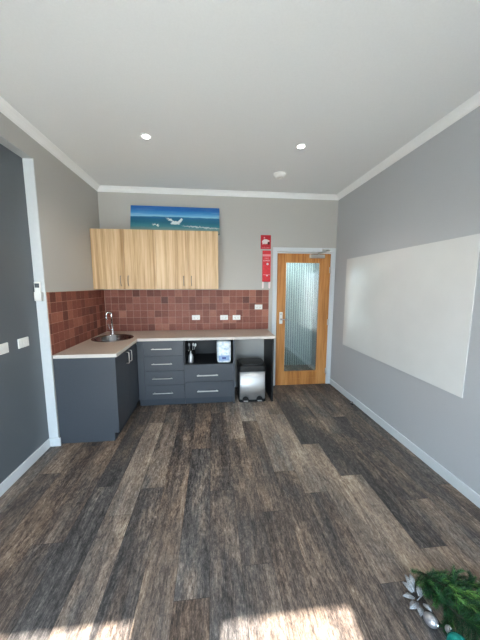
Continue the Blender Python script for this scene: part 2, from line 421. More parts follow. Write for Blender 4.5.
bm = B(); box(bm, -1.9, 2.2, -1.05, 4.13, H, H+.08); struct('ceiling', bm, 'ceiling')
bm = B(); box(bm, XR, XR+.15, -1.05, 4.13, 0, H); struct('wall_right', bm, 'wall_right')
bm = B()
box(bm, -1.76, XL, YR, 4.13, 0, H)
box(bm, -1.76, XL, YR0, YR, ZO, H)
box(bm, -1.76, XL, -.9, YR0, 0, H)
struct('wall_left', bm, 'wall')
bm = B(); box(bm, -1.76, XD, YR0, YR-.0005, 0, ZO-.0005); struct('wall_alcove', bm, 'niche')
bm = B(); box(bm, XD, XL+.003, YR-.012, YR-.0005, 0, ZO-.0005, .001); struct('trim_1', bm, 'trim')
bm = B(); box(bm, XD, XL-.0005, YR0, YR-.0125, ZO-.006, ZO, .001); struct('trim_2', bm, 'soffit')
DX0, DX1, DZ = .962, 1.822, 2.058     # structural door opening
bm = B()
box(bm, XL, DX0, YB, 4.13, 0, H); box(bm, DX1, XR, YB, 4.13, 0, H); box(bm, DX0, DX1, YB, 4.13, DZ, H)
struct('wall_back', bm, 'wall')
# window wall behind the camera
bm = B()
xs = [-1.9, WINS[0][0], WINS[0][1], WINS[1][0], WINS[1][1], 2.05]
for a, b in ((xs[0], xs[1]), (xs[2], xs[3]), (xs[4], xs[5])): box(bm, a, b, -1.02, YF, 0, H)
for (a, b), h_ in zip(WINS, WH): box(bm, a, b, -1.02, YF, h_, H)
struct('wall_front', bm, 'wall')
for i, (a, b) in enumerate(WINS):
    bm = B()
    h_ = WH[i]
    for p in ((a, a+.035, 0, h_), (b-.035, b, 0, h_), (a, b, 0, .05), (a, b, h_-.04, h_)):
        box(bm, p[0], p[1], -1.0, -.93, p[2], p[3])
    o = struct('window_%d' % (i+1), bm, 'trim')
    bm = B(); box(bm, a+.03, b-.03, -.968, -.962, .04, h_-.03); obj('pane', bm, 'glass', o)
bm = B(); box(bm, -6, 6, -9, -1.05, -.16, -.06); struct('ground_outside', bm, 'concrete')

# cornice (cove profile swept along the three visible walls and the front)
def cove(name, p0, p1, nrm):
    d = [(.0, .061), (.004, .061), (.006, .055), (.014, .048), (.022, .034), (.036, .019), (.050, .010), (.058, .006), (.060, .0), (0, 0)]
    bm = B(); n = Vector(nrm); A = []; Bv = []
    for o_, z in d:
        A.append(bm.verts.new(Vector(p0)+n*o_-Vector((0, 0, z)))); Bv.append(bm.verts.new(Vector(p1)+n*o_-Vector((0, 0, z))))
    bm.faces.new(A); bm.faces.new(Bv)
    for i in range(len(d)):
        j = (i+1) % len(d); bm.faces.new((A[i], A[j], Bv[j], Bv[i]))
    return struct(name, bm, 'cornice')
e_ = .0005
cove('trim_3', (XL+e_, YB-e_, H-e_), (XR-e_, YB-e_, H-e_), (0, -1, 0))
cove('trim_4', (XL+e_, YF, H-e_), (XL+e_, YB-e_, H-e_), (1, 0, 0))
cove('trim_5', (XR-e_, YF, H-e_), (XR-e_, YB-e_, H-e_), (-1, 0, 0))

# baseboards
def skirt(name, poly_boxes):
    bm = B()
    for a in poly_boxes: box(bm, *a, bev=.003)
    return struct(name, bm, 'trim')
SH, ST = .086, .015
skirt('baseboard_right', [(XR-ST, XR, YF, YB, 0, SH)])
skirt('baseboard_alcove', [(XD, XD+ST, YR0, YR-.0125-ST, 0, SH)])
skirt('baseboard_left', [(XD, XL+.026, YR-.0125-ST, YR-.0125, 0, SH)])
skirt('baseboard_back', [(.31, .785, YB-ST, YB, 0, SH), (.815, .912, YB-ST, YB, 0, SH)])

# hall behind the glazed door
bm = B()
nr = 38; wx0, wx1 = .3, 2.05; pw = (wx1-wx0)/nr
poly = [(wx0, 5.10)]
for i in range(nr):
    x = wx0+i*pw; poly += [(x, 5.0), (x+pw*.42, 5.0), (x+pw*.50, 5.035), (x+pw*.95, 5.035)]
poly += [(wx1, 5.0), (wx1, 5.10)]
prism(bm, poly, 0, 2.4, 'xy')
for f in bm.faces:
    if len(f.verts) == 4 and min(v.co.y for v in f.verts) > 5.02 and max(v.co.y for v in f.verts) < 5.05: f.material_index = 1
struct('wall_hall', bm, ['blind', 'groove'])
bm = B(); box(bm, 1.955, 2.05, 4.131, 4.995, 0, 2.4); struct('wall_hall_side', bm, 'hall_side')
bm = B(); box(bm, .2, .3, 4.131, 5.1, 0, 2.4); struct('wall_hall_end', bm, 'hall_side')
bm = B(); box(bm, .2, 2.05, 4.131, 5.1, 2.4, 2.46); struct('ceiling_hall', bm, 'ceiling')
fx = thing('hall_ceiling_light', 'long ceiling lamp in the hall behind the glazed door', 'ceiling light', (1.25, 4.6, 2.4))  # unseen lamp, added to light the hall through the glass
bm = B(); box(bm, -.5, .5, -.12, .12, -.03, -.0005, .004); obj('diffuser', bm, 'led', fx)
ld = bpy.data.lights.new('hall_lamp', 'AREA'); ld.shape = 'RECTANGLE'; ld.size = 1.0; ld.size_y = .24; ld.energy = 13; ld.color = (.86, .97, 1)
lo = bpy.data.objects.new('hall_lamp', ld); C.objects.link(lo); lo.parent = fx; lo.location = (0, 0, -.05)

# ---------------------------------------------------------------- door
d = thing('door_1', 'timber framed glass door with white architrave', 'door'); del d['category']; del d['label']; d['kind'] = 'structure'
bm = B()
AT = .016
box(bm, .910, .972, YB-AT, YB-.0005, 0, 2.125, .004); box(bm, 1.814, 1.878, YB-AT, YB-.0005, 0, 2.125, .004)
box(bm, .910, 1.878, YB-AT-.0003, YB-.0008, 2.066, 2.126, .004)
obj('architrave', bm, 'trim', d)
bm = B()
box(bm, DX0+.0005, .979, YB-.002, 4.129, 0, 2.056); box(bm, 1.804, DX1-.0005, YB-.002, 4.129, 0, 2.056); box(bm, DX0+.001, DX1-.001, YB-.001, 4.128, 2.044, 2.0575)
obj('door_jamb', bm, 'trim', d)
bm = B()
LX0, LX1, LY0, LY1 = .982, 1.801, 3.962, 4.000
GX0, GX1, GZ0, GZ1 = 1.103, 1.648, .212, 1.918
box(bm, LX0, GX0, LY0, LY1, .004, 2.04, .002); box(bm, GX1, LX1, LY0, LY1, .004, 2.04, .002)
box(bm, GX0, GX1, LY0+.0004, LY1-.0004, .004, GZ0, .001); box(bm, GX0, GX1, LY0+.0004, LY1-.0004, GZ1, 2.039, .001)
leaf = obj('door_leaf', bm, 'timber', d)
bm = B()
bd = .014
box(bm, GX0, GX0+bd, LY0+.003, LY0+.016, GZ0, GZ1, .003); box(bm, GX1-bd, GX1, LY0+.003, LY0+.016, GZ0, GZ1, .003)
box(bm, GX0+bd, GX1-bd, LY0+.003, LY0+.016, GZ0, GZ0+bd, .003); box(bm, GX0+bd, GX1-bd, LY0+.003, LY0+.016, GZ1-bd, GZ1, .003)
box(bm, GX0-.004, GX1+.004, LY0-.004, LY0+.004, .10, .108, .001)
obj('glazing_bead', bm, 'timber', leaf)
bm = B(); box(bm, GX0, GX1, LY0+.018, LY0+.024, GZ0, GZ1); obj('glass_pane', bm, 'doorglass', d)
bm = B(); box(bm, 1.022, 1.072, LY0-.007, LY0, .985, 1.165, .004); lathe(bm, [(0, .0), (.009, 0), (.009, .003), (0, .003)], 16, (1.047, LY0-.007, 1.135), Matrix.Rotation(PI/2, 3, 'X'), 1)
hp = obj('handle_plate', bm, ['white_plastic', 'grey_plastic'], d, label='white rectangular handle plate')
bm = B()
lathe(bm, [(.017, 0), (.017, .012), (.01, .016), (.01, .045), (0, .047)], 20, (1.047, LY0-.007, 1.055), Matrix.Rotation(PI/2, 3, 'X'))
tube(bm, [(1.047, LY0-.045, 1.055), (1.075, LY0-.052, 1.055), (1.11, LY0-.052, 1.053), (1.158, LY0-.050, 1.050), (1.165, LY0-.047, 1.050)], .0085, 12, taper=[1, 1, 1, .85, .5])
obj('lever_handle', bm, 'chrome', d)
for z in (.22, 1.0, 1.80):
    bm = B(); tube(bm, [(1.803, LY0-.006, z-.05), (1.803, LY0-.006, z+.05)], .007); box(bm, 1.785, 1.8025, LY0-.003, LY0-.0002, z-.045, z+.045)
    obj('hinge', bm, 'metal', d)
bm = B()
box(bm, 1.455, 1.690, LY0-.052, LY0-.0005, 1.972, 2.026, .008)
obj('door_closer', bm, 'metal', d)
bm = B()
tube(bm, [(1.60, LY0-.03, 2.026), (1.60, LY0-.03, 2.05)], .016)
tube(bm, [(1.60, LY0-.03, 2.047), (1.70, LY0-.16, 2.052)], .012)
tube(bm, [(1.70, LY0-.16, 2.055), (1.735, LY0-.09, 2.075), (1.735, YB-.028, 2.092)], .010)
box(bm, 1.66, 1.78, YB-.03, YB-AT-.001, 2.078, 2.106, .003)
obj('closer_arm', bm, 'metal', d)

# ---------------------------------------------------------------- whiteboard
bm = B(); box(bm, XR-.009, XR-.0005, 1.742, 3.616, .721, 1.932, .002)
tag(obj('whiteboard', bm, 'board'), 'large frameless glossy whiteboard on the right wall', 'whiteboard')

# ---------------------------------------------------------------- tiled backsplash
bm = B(); lt = bm.faces.layers.float.new('tone')
ZC, ZS = .907, 1.502; TP = .0990; tt = .007
def tilebox(x0, x1, y0, y1, z0, z1):
    before = set(bm.faces); box(bm, x0, x1, y0, y1, z0, z1, .0012, 0, 1); t = min(1, max(0, rnd.gauss(.5, .22)))
    for f in bm.faces:
        if f not in before: f[lt] = t
gp = .0019
x = .856
def add_tile(co, t):
    x0, x1, y0, y1, z0, z1 = co
    r = bmesh.ops.create_cube(bm, size=1); v = r['verts']
    bmesh.ops.scale(bm, verts=v, vec=(x1-x0, y1-y0, z1-z0)); bmesh.ops.translate(bm, verts=v, vec=((x0+x1)/2, (y0+y1)/2, (z0+z1)/2))
    for f in {f for q in v for f in q.link_faces}: f[lt] = t
while x > XL+.02:
    xa = max(x-TP, XL+.012)
    for r_ in range(6):
        z0 = ZC+r_*(ZS-ZC)/6
        add_tile((xa+gp, x-gp, YB-.0087, YB-.003, z0+gp, z0+(ZS-ZC)/6-gp), min(1, max(0, rnd.gauss(.5, .22))))
    x -= TP
y = YB-.012
while y > YR+.012:
    ya = max(y-TP, YR+.001)
    for r_ in range(6):
        z0 = ZC+r_*(ZS-ZC)/6
        add_tile((XL+.003, XL+.0087, ya+gp, y-gp, z0+gp, z0+(ZS-ZC)/6-gp), min(1, max(0, rnd.gauss(.42, .22))))
    y -= TP
box(bm, XL+.0005, .856, YB-.008, YB-.0005, ZC, ZS, mi=1); box(bm, XL+.0005, XL+.008, YR, YB-.008, ZC, ZS, mi=1)
tag(obj('tile_backsplash', bm, ['tile', 'grout']), 'terracotta red square tiled splashback running round the kitchen corner', 'splashback')

# ---------------------------------------------------------------- worktop (L shape, round cut-out) with sink and tap
XC, YE, YW, XE, TH = -.927, 2.640, 3.378, .829, .034
SX, SY, SR = -1.243, 3.455, .222
bm = B()
outer = [(XL+.009, YE), (XC, YE), (XC, YW), (XE, YW), (XE, YB-.0115), (XL+.011, YB-.0115)]
def ov(z): return [bm.verts.new((a, b, z)) for a, b in outer]
NS = 48
def cv(z): return [bm.verts.new((SX+SR*math.cos(2*PI*i/NS), SY+SR*math.sin(2*PI*i/NS), z)) for i in range(NS)]
T, Bo = ov(ZC), ov(ZC-TH); ct, cb_ = cv(ZC), cv(ZC-TH)
def ringface(o_, c_):
    es = [bm.edges.new((o_[i], o_[(i+1) % len(o_)])) for i in range(len(o_))]+[bm.edges.new((c_[i], c_[(i+1) % NS])) for i in range(NS)]
    bmesh.ops.triangle_fill(bm, use_beauty=True, edges=es)
ringface(T, ct); ringface(Bo, cb_)
for i in range(6):
    j = (i+1) % 6; f = bm.faces.new((T[i], T[j], Bo[j], Bo[i])); f.material_index = 1 if i in (0, 1, 2, 3) else 0
for i in range(NS):
    j = (i+1) % NS; bm.faces.new((ct[i], ct[j], cb_[j], cb_[i]))
tag(obj('worktop', bm, ['bench', 'bench_edge']), 'L shaped speckled beige laminate worktop with pale front edge', 'worktop')

bm = B()
lathe(bm, [(.243, .0), (.243, .004), (.232, .006), (.220, .002), (.212, -.01), (.205, -.12), (.185, -.155), (.12, -.168), (.035, -.172), (0, -.174)], 48, (SX, SY, ZC+.0005))
sk = obj('round_sink', bm, 'sinksteel'); tag(sk, 'round stainless steel sink set into the corner worktop', 'sink')
md = sk.modifiers.new('thickness', 'SOLIDIFY'); md.thickness = .0015; md.offset = 1
bm = B(); lathe(bm, [(.034, 0), (.034, .003), (.02, .004), (.0, .002)], 24, (SX, SY, ZC-.1715)); obj('drain', bm, 'chrome', sk)

tx, ty = -1.345, 3.735
t = thing('kitchen_tap', 'chrome gooseneck mixer tap behind the round sink', 'tap', (tx, ty, ZC))
bm = B(); lathe(bm, [(0, 0), (.03, 0), (.03, .006), (.024, .012), (.024, .07), (.018, .085), (.013, .09), (0, .09)], 24); obj('base', bm, 'chrome', t)
bm = B()
dx, dy = -.058, -.030; hyp = math.hypot(dx, dy); pts = [(0, 0, .085), (0, 0, .25)]
for i in range(0, 13):
    a = PI-PI*i/12; s_ = (hyp/2)*(1+math.cos(a)); pts.append((dx*s_/hyp, dy*s_/hyp, .265+(hyp/2)*math.sin(a)))
pts.append((dx, dy, .255))
tube(bm, pts, .012, 16); obj('spout', bm, 'chrome', t)
bm = B(); tube(bm, [(dx, dy, .257), (dx, dy, .20)], .0155, 16); obj('outlet', bm, 'chrome', t)
bm = B(); tube(bm, [(-.015, 0, .05), (-.032, 0, .075), (-.052, .0, .15)], .006, 10, taper=[1.3, 1, .8]); obj('lever', bm, 'chrome', t)

# ---------------------------------------------------------------- base cabinets
def bar(bm, x0, x1, y, z, r=.006, vertical=False):
    """bow handle standing off a front that faces -y"""
    if not vertical:
        box(bm, x0, x1, y-.034, y-.024, z-r, z+r, .002)
        for q in (x0+.02, x1-.02): box(bm, q-.005, q+.005, y-.026, y-.0002, z-.005, z+.005)
TOPZ = ZC-TH-.0005
KZ = .098
# left cabinet
c = thing('sink_cabinet', 'charcoal base cabinet under the sink with plain end panel facing the room', 'cabinet', (-1.22, 2.65, 0))
def loc(bm, o): bmesh.ops.translate(bm, verts=bm.verts, vec=-Vector(o.location)); return bm
bm = B()
CX0, CX1, CY0, CY1 = XL+.002, -.947, 2.652, YB-.002
prism(bm, [(CX0, 0), (-.992, 0), (-.992, .086), (CX1, .086), (CX1, TOPZ), (CX0, TOPZ)], CY0, CY0+.018, 'xz')
obj('end_panel', loc(bm, c), 'charcoal', c)
bm = B(); box(bm, CX0, CX1-.021, CY0+.0185, CY1, KZ, .70); box(bm, CX0, CX0+.016, CY0+.0185, CY1, .70, TOPZ); box(bm, CX1-.037, CX1-.021, CY0+.0185, 3.39, .70, TOPZ)
obj('carcass', loc(bm, c), 'carcass', c)
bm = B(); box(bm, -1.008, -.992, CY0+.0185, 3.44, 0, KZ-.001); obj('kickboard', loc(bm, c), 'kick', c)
for (y0, y1, hy) in ((2.6725, 3.031, 2.985), (3.034, 3.385, 3.082)):
    bm = B(); box(bm, CX1-.018, CX1, y0, y1, KZ+.002, TOPZ-.004, .001); dr = obj('door', loc(bm, c), 'charcoal', c)
    bm = B()
    x = CX1
    tube(bm, [(x+.0002, hy, .835), (x+.022, hy, .835), (x+.030, hy, .830), (x+.032, hy, .82), (x+.032, hy, .725), (x+.030, hy, .715), (x+.022, hy, .71), (x+.0002, hy, .71)], .0055, 10)
    obj('handle', loc(bm, c), 'metal', dr)

# drawer unit
YFR = 3.396
c = thing('drawer_cabinet', 'charcoal base cabinet with four stacked drawers beside the corner', 'cabinet', (-.63, 3.4, 0))
bm = B(); box(bm, -.944, -.866, YFR, YFR+.018, KZ, TOPZ); obj('filler_panel', loc(bm, c), 'charcoal', c)
bm = B(); box(bm, -.864, -.366, YFR+.020, YB-.002, KZ, TOPZ); obj('carcass', loc(bm, c), 'carcass', c)
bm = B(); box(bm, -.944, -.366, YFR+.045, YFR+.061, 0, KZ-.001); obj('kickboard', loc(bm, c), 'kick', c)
zz = [TOPZ-.004, .672, .476, .287, KZ+.002]
for i in range(4):
    bm = B(); box(bm, -.863, -.369, YFR, YFR+.018, zz[i+1]+.0015, zz[i]-.0015, .001); dr = obj('drawer', loc(bm, c), 'charcoal', c)
    bm = B(); bar(bm, -.765, -.511, YFR, [.769, .575, .383, .187][i], .005); obj('handle', loc(bm, c), 'metal', dr)
# shelf + two drawer unit
c = thing('shelf_cabinet', 'charcoal base cabinet with an open shelf above two wide drawers', 'cabinet', (-.05, 3.4, 0))
bm = B()
ax0, ax1 = -.364, .288
box(bm, ax0, ax0+.016, YFR, YB-.002, KZ, TOPZ); box(bm, ax1-.018, ax1, YFR, YB-.002, 0, TOPZ)
box(bm, ax0+.016, ax1-.018, YB-.02, YB-.004, KZ, TOPZ)
box(bm, ax0+.016, ax1-.018, YFR, YB-.02, .535, .551)
box(bm, ax0+.016, ax1-.018, YFR+.02, YB-.02, KZ, .10)
obj('carcass', loc(bm, c), 'carcass', c)
bm = B(); box(bm, ax1-.0005, ax1+.0015, YFR, YB-.003, 0, TOPZ); box(bm, ax1-.018, ax1+.0015, YFR-.001, YFR, 0, TOPZ); obj('side_panel', loc(bm, c), 'charcoal', c)
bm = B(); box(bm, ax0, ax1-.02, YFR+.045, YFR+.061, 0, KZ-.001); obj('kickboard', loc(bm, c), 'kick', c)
for z0, z1, hz in ((.319, .549, .408), (KZ+.002, .315, .195)):
    bm = B(); box(bm, ax0+.001, ax1-.019, YFR-.0005, YFR+.018, z0, z1, .001) if z0 < .3 else box(bm, ax0+.001, ax1-.019, YFR-.019, YFR-.001, z0, z1, .001)
    bm.free(); bm = B(); box(bm, ax0+.001, ax1-.019, YFR-.004, YFR-.0008, z0, z1, .001); dr = obj('drawer', loc(bm, c), 'charcoal', c)
    bm = B(); bar(bm, -.203, .070, YFR-.003, hz, .008); obj('handle', loc(bm, c), 'metal', dr)
bm = B(); box(bm, .790, .812, YFR, YB-.017, 0, TOPZ, .001)
tag(obj('bench_end_panel', bm, 'near_black'), 'black upright end panel supporting the worktop by the door', 'panel')

# ---------------------------------------------------------------- wall cabinet
c = thing('wall_cabinet', 'light oak four door wall cabinet above the tiled splashback', 'cabinet', (-.71, 3.66, 1.515))
bm = B(); UX0, UX1, UY, UZ0, UZ1 = XL+.002, .093, 3.643, 1.515, 2.273
box(bm, UX0, UX1, UY+.019, YB-.001, UZ0, UZ1, .001); obj('carcass', loc(bm, c), 'oak', c)
edges = [UX0, -1.114, -.712, -.310, UX1]
for i in range(4):
    bm = B(); box(bm, edges[i]+.001, edges[i+1]-.001, UY, UY+.018, UZ0, UZ1, .001); dr = obj('door', loc(bm, c), 'oak', c)
    hx = edges[1]-.05 if i == 0 else edges[1]+.042 if i == 1 else edges[3]-.055 if i == 2 else edges[3]+.045
    bm = B(); tube(bm, [(hx, UY-.0002, 1.562), (hx, UY-.018, 1.568), (hx, UY-.026, 1.59), (hx, UY-.030, 1.625), (hx, UY-.026, 1.66), (hx, UY-.018, 1.682), (hx, UY-.0002, 1.688)], .0048, 10)
    obj('handle', loc(bm, c), 'dull_metal', dr)

# painting leaning on the wall on top of the cabinet
bm = B(); uvl = bm.loops.layers.uv.new('uv')
W_, H_ = 1.20, .375
box(bm, -W_/2, W_/2, 0, .03, 0, H_, mi=1)
for f in bm.faces:
    if f.normal.y < -.9:
        f.material_index = 0
        for l_ in f.loops: l_[uvl].uv = (l_.vert.co.x/W_+.5, l_.vert.co.z/H_)
M['canvas_side'] = plain('canvas_side_blue', srgb(60, 110, 140), .6)
o = tag(obj('seascape_painting', bm, ['sea', 'canvas_side']), 'wide canvas painting of breaking ocean waves on top of the oak wall cabinet', 'painting')
o.location = (-.480, 3.848, 2.2735); o.rotation_euler = (-math.radians(11.5), .004, 0)

# ---------------------------------------------------------------- power points and switches
def outlet(x, z, label, toggles=2, yaw=0, px=None):
    t = thing('power_outlet', label, 'power outlet', (x, YB-.0105, z), 'double power points on the tiled splashback')
    bm = B(); box(bm, -.058, .058, -.009, 0, -.036, .036, .003); obj('cover_plate', bm, 'white_plastic', t)
    for s in (-1, 1):
        bm = B(); box(bm, s*.043-.006, s*.043+.006, -.013, -.0088, .010, .026, .001); obj('rocker', bm, 'white_plastic', t)
        bm = B()
        for a, (ux, uz) in ((.5, (-.007, 0)), (-.5, (.007, 0)), (0, (0, -.012))):
            before = list(bm.verts); box(bm, -.0013, .0013, -.0096, -.0088, -.005, .005)
            nv = [v for v in bm.verts if v not in before]
            bmesh.ops.rotate(bm, verts=nv, cent=(0, 0, 0), matrix=Matrix.Rotation(a, 3, 'Y')); bmesh.ops.translate(bm, verts=nv, vec=(s*.022+ux, 0, uz-.004))
        obj('socket_slots', bm, 'black', t)
    return t
outlet(-.234, 1.096, 'white double power point low on the splashback, furthest left of four')
outlet(.180, 1.092, 'white double power point, left one of the close pair on the splashback')
outlet(.367, 1.090, 'white double power point, right one of the close pair on the splashback')
outlet(.700, 1.246, 'white double power point mounted highest, near the door end of the splashback')
def switch(y, z, label, n):
    t = thing('light_switch', label, 'light switch', (XD, y, z), 'light switches on the charcoal alcove wall')
    bm = B(); box(bm, 0, .010, -.062, .062, -.040, .040, .003); obj('cover_plate', bm, 'white_plastic', t)
    for i in range(n):
        yy = (i-(n-1)/2)*.032
        bm = B(); box(bm, .0098, .0135, yy-.008, yy+.008, -.014, .014, .001); obj('rocker', bm, 'white_plastic', t)
switch(2.402, 1.084, 'white switch plate on the charcoal wall, the one nearer the kitchen', 3)
switch(2.166, 1.083, 'white switch plate on the charcoal wall, at the left edge of the picture', 2)

# remote control in its holder on the white jamb
t = thing('remote_holder', 'white wall holder gripping a remote on the white alcove jamb', 'holder', (-1.560, YR-.0125, 1.425))
bm = B()
box(bm, -.032, .032, -.004, 0, 0, .085, .001); box(bm, -.032, .032, -.03, -.026, 0, .075, .001)
box(bm, -.032, -.028, -.03, 0, 0, .080, .001); box(bm, .028, .032, -.03, 0, 0, .080, .001); box(bm, -.032, .032, -.03, 0, 0, .004, .001)
obj('cradle', bm, 'white_plastic', t)
t = thing('remote_control', 'white air conditioner remote with grey screen in its wall holder', 'remote control', (-1.562, YR-.0125-.016, 1.447))
bm = B(); box(bm, -.026, .026, -.010, .008, 0, .150, .006, seg=3); obj('body', bm, 'white_plastic', t)
bm = B(); box(bm, -.019, .019, -.0115, -.0098, .097, .135, .0005); obj('screen', bm, 'grey_screen', t)

# ---------------------------------------------------------------- fire blanket and its sign
M['ink'] = plain('print_black', srgb(60, 10, 16), .5)
def text(name, s, size, mat, parent, loc_, sx_=1.0):
    cu = bpy.data.curves.new(name, 'FONT'); cu.body = s; cu.size = size; cu.align_x = 'CENTER'; cu.align_y = 'CENTER'; cu.extrude = .0004
    tmp = bpy.data.objects.new('tmp', cu); C.objects.link(tmp)
    dg = bpy.context.evaluated_depsgraph_get(); me = bpy.data.meshes.new_from_object(tmp.evaluated_get(dg))
    bpy.data.objects.remove(tmp); me.materials.clear(); me.materials.append(M[mat])
    o = bpy.data.objects.new(name, me); C.objects.link(o); o.parent = parent; o.location = loc_; o.rotation_euler = (PI/2, 0, 0); o.scale = (sx_, 1, 1)
    return o
t = thing('fire_blanket_sign', 'square red fire blanket sign with white symbol above the red pouch', 'sign', (.800, YB-.0005, 2.100))
bm = B(); box(bm, -.076, .076, -.003, 0, 0, .198, .001); obj('sign_panel', bm, 'red', t)
bm = B()
prism(bm, [(-.052, .085), (-.058, .105), (-.042, .128), (-.018, .140), (.012, .138), (.036, .128), (.056, .118), (.052, .108), (.030, .104), (.026, .086), (.018, .068), (.006, .078), (-.002, .066),
           (-.014, .080), (-.026, .062), (-.036, .078), (-.050, .060)], -.0044, -.0032, 'xz')
obj('blanket_symbol', bm, 'paperwhite', t)
bm = B(); prism(bm, [(.030, .062), (.022, .080), (.034, .096), (.044, .100), (.058, .092), (.060, .074), (.052, .060)], -.0046, -.0031, 'xz'); obj('flame_symbol', bm, 'ink', t)
bm = B(); lathe(bm, [(0, 0), (.012, 0), (.012, .001), (0, .001)], 20, (-.022, -.0032, .160), Matrix.Rotation(PI/2, 3, 'X')); obj('head_symbol', bm, 'pinkprint', t)
text('lettering', 'FIRE BLANKET', .019, 'pinkprint', t, (0, -.0036, .018))
t = thing('fire_blanket_pouch', 'long red fire blanket pouch with white pull tabs hanging beside the door', 'fire blanket', (.812, YB-.0005, 1.520))
bm = B()
box(bm, -.062, .062, -.030, 0, .100, .555, .010, seg=3)
o = obj('pouch', bm, 'pouch', t)
for q in ((.063, .470, .500), (.050, .200, .208)):
    bm = B(); box(bm, -q[0], q[0], -.0315, -.0295, q[1], q[2], .0003); obj('printed_band', bm, 'pinkprint', t)
text('lettering', 'FIRE', .036, 'pinkprint', t, (0, -.0306, .440)); text('lettering', 'BLANKET', .024, 'paperwhite', t, (0, -.0306, .408))
for q in ((.017, .012, .36), (.013, .006, .195)):
    bm = B(); lathe(bm, [(0, 0), (q[0], 0), (q[0], .001), (0, .001)], 20, (q[1], -.030, q[2]), Matrix.Rotation(PI/2, 3, 'X')); obj('printed_symbol', bm, 'paperwhite', t)
for s in (-1, 1):
    bm = B()
    prism(bm, [(s*.048-.014, .104), (s*.048+.014, .104), (s*.050+.013, .02), (s*.050+.006, 0), (s*.050-.010, .004), (s*.048-.016, .03)], -.014, -.008, 'xz')
    obj('pull_tab', bm, 'paperwhite', t)

# ---------------------------------------------------------------- pedal bin
t = thing('pedal_bin', 'stainless steel twin pedal bin with black lid under the worktop', 'bin', (.535, 3.40, 0))
bm = B()
def rrect(w, d0, d1, r, n=6):
    pts = []
    for cx_, cy_, a0 in ((w-r, d1-r, 0), (-w+r, d1-r, PI/2), (-w+r, d0+r, PI), (w-r, d0+r, 1.5*PI)):
        for i in range(n+1):
            a = a0+PI/2*i/n; pts.append((cx_+r*math.cos(a), cy_+r*math.sin(a)))
    return pts
prism(bm, rrect(.176, .045, .36, .03), .02, .425); obj('body', bm, 'black', t)
bm = B()
pts = []
for i in range(25):
    u_ = -1+2*i/24; pts.append((.174*u_, .040-.022*(1-u_*u_)))
pl = pts+[(.174, .055), (-.174, .055)]
prism(bm, pl, .028, .420)
for f in bm.faces:
    if abs(f.normal.z) < .5: f.smooth = True
obj('front_panel', bm, 'steel', t, label='curved brushed stainless steel front')
bm = B()
prism(bm, rrect(.188, .012, .37, .035), .424, .458)
prism(bm, rrect(.186, .016, .368, .04), .458, .500)
prism(bm, rrect(.165, .045, .345, .05), .500, .522)
bmesh.ops.bevel(bm, geom=[e for e in bm.edges if abs(e.verts[0].co.z-e.verts[1].co.z) < 1e-5 and e.verts[0].co.z > .49], offset=.008, segments=2, affect='EDGES')
obj('lid', bm, 'black', t)
bm = B(); prism(bm, rrect(.182, .012, .365, .03), 0, .03); obj('base', bm, 'black', t)
for s in (-1, 1):
    bm = B()
    prism(bm, [(s*.095+.046*math.cos(PI*i/14), .022+.056*math.sin(PI*i/14)) for i in range(15)], .002, .022, 'xz'); obj('pedal_recess', bm, 'black', t)
    bm = B(); box(bm, s*.095-.030, s*.095+.030, -.022, .004, .018, .028, .004); obj('pedal', bm, 'metal', t)

# ---------------------------------------------------------------- things on the open shelf
SZ = .5515
t = thing('pump_bottle', 'shiny silver pump bottle at the left end of the open shelf', 'bottle', (-.285, 3.50, SZ))
bm = B(); lathe(bm, [(0, 0), (.030, 0), (.033, .006), (.033, .07), (.026, .10), (.014, .118), (.014, .13), (0, .13)], 24); obj('body', bm, 'steel', t)
bm = B(); tube(bm, [(0, 0, .13), (0, 0, .165)], .008, 12); tube(bm, [(0, 0, .165), (-.02, -.02, .170), (-.045, -.03, .158)], .006, 10); lathe(bm, [(0, .128), (.017, .128), (.017, .143), (0, .143)], 20); obj('pump', bm, 'chrome', t)
t = thing('utensil_jug', 'dark jug holding shiny utensils at the back of the open shelf', 'jug', (-.285, 3.66, SZ))
bm = B(); lathe(bm, [(0, 0), (.045, 0), (.05, .01), (.05, .14), (.046, .14), (.046, .012), (0, .012)], 24); obj('body', bm, 'black', t)
for a, b in ((-.02, .01), (.03, -.01), (.012, .02)):
    bm = B(); tube(bm, [(a*.4, b*.4, .014), (a*1.6, b, .19)], .004, 8); lathe(bm, [(0, -.028), (.010, -.018), (.014, 0), (.010, .018), (0, .026)], 14, (a*1.75, b, .20), Matrix.Rotation(a*6, 3, 'Y'), squash=.35); obj('utensil', bm, 'steel', t)
t = thing('paper_towel_pack', 'pale blue plastic wrapped pack with dark blue label in the open shelf', 'pack', (.152, 3.502, SZ))
bm = B(); box(bm, -.095, .095, -.09, .10, 0, .296, .034, seg=4)
for v in bm.verts:
    k_ = 1+.02*math.sin(v.co.z*40+v.co.x*30); v.co.x *= k_; v.co.y *= k_
for f in bm.faces: f.smooth = True
def mk_pack():
    k = NT('pale_blue_wrap'); n = k.noise(k.coord(), 26, 5, .7)
    k.l(k.ramp(n, [(.36, srgb(180, 205, 222)), (.48, srgb(226, 238, 243)), (.6, srgb(246, 250, 250))]), k.b.inputs['Base Color']); k.b.inputs['Roughness'].default_value = .25
    k.bump(n, .5, .006); return k.m
M['pack'] = mk_pack()
obj('wrap', bm, 'pack', t)
bm = B(); box(bm, -.070, .070, -.0945, -.0905, .035, .105, .001); obj('label_band', bm, 'paleblue', t)
bm = B(); box(bm, -.026, .026, -.0965, -.0943, .058, .084, .001); obj('label_print', bm, 'blueprint', t)

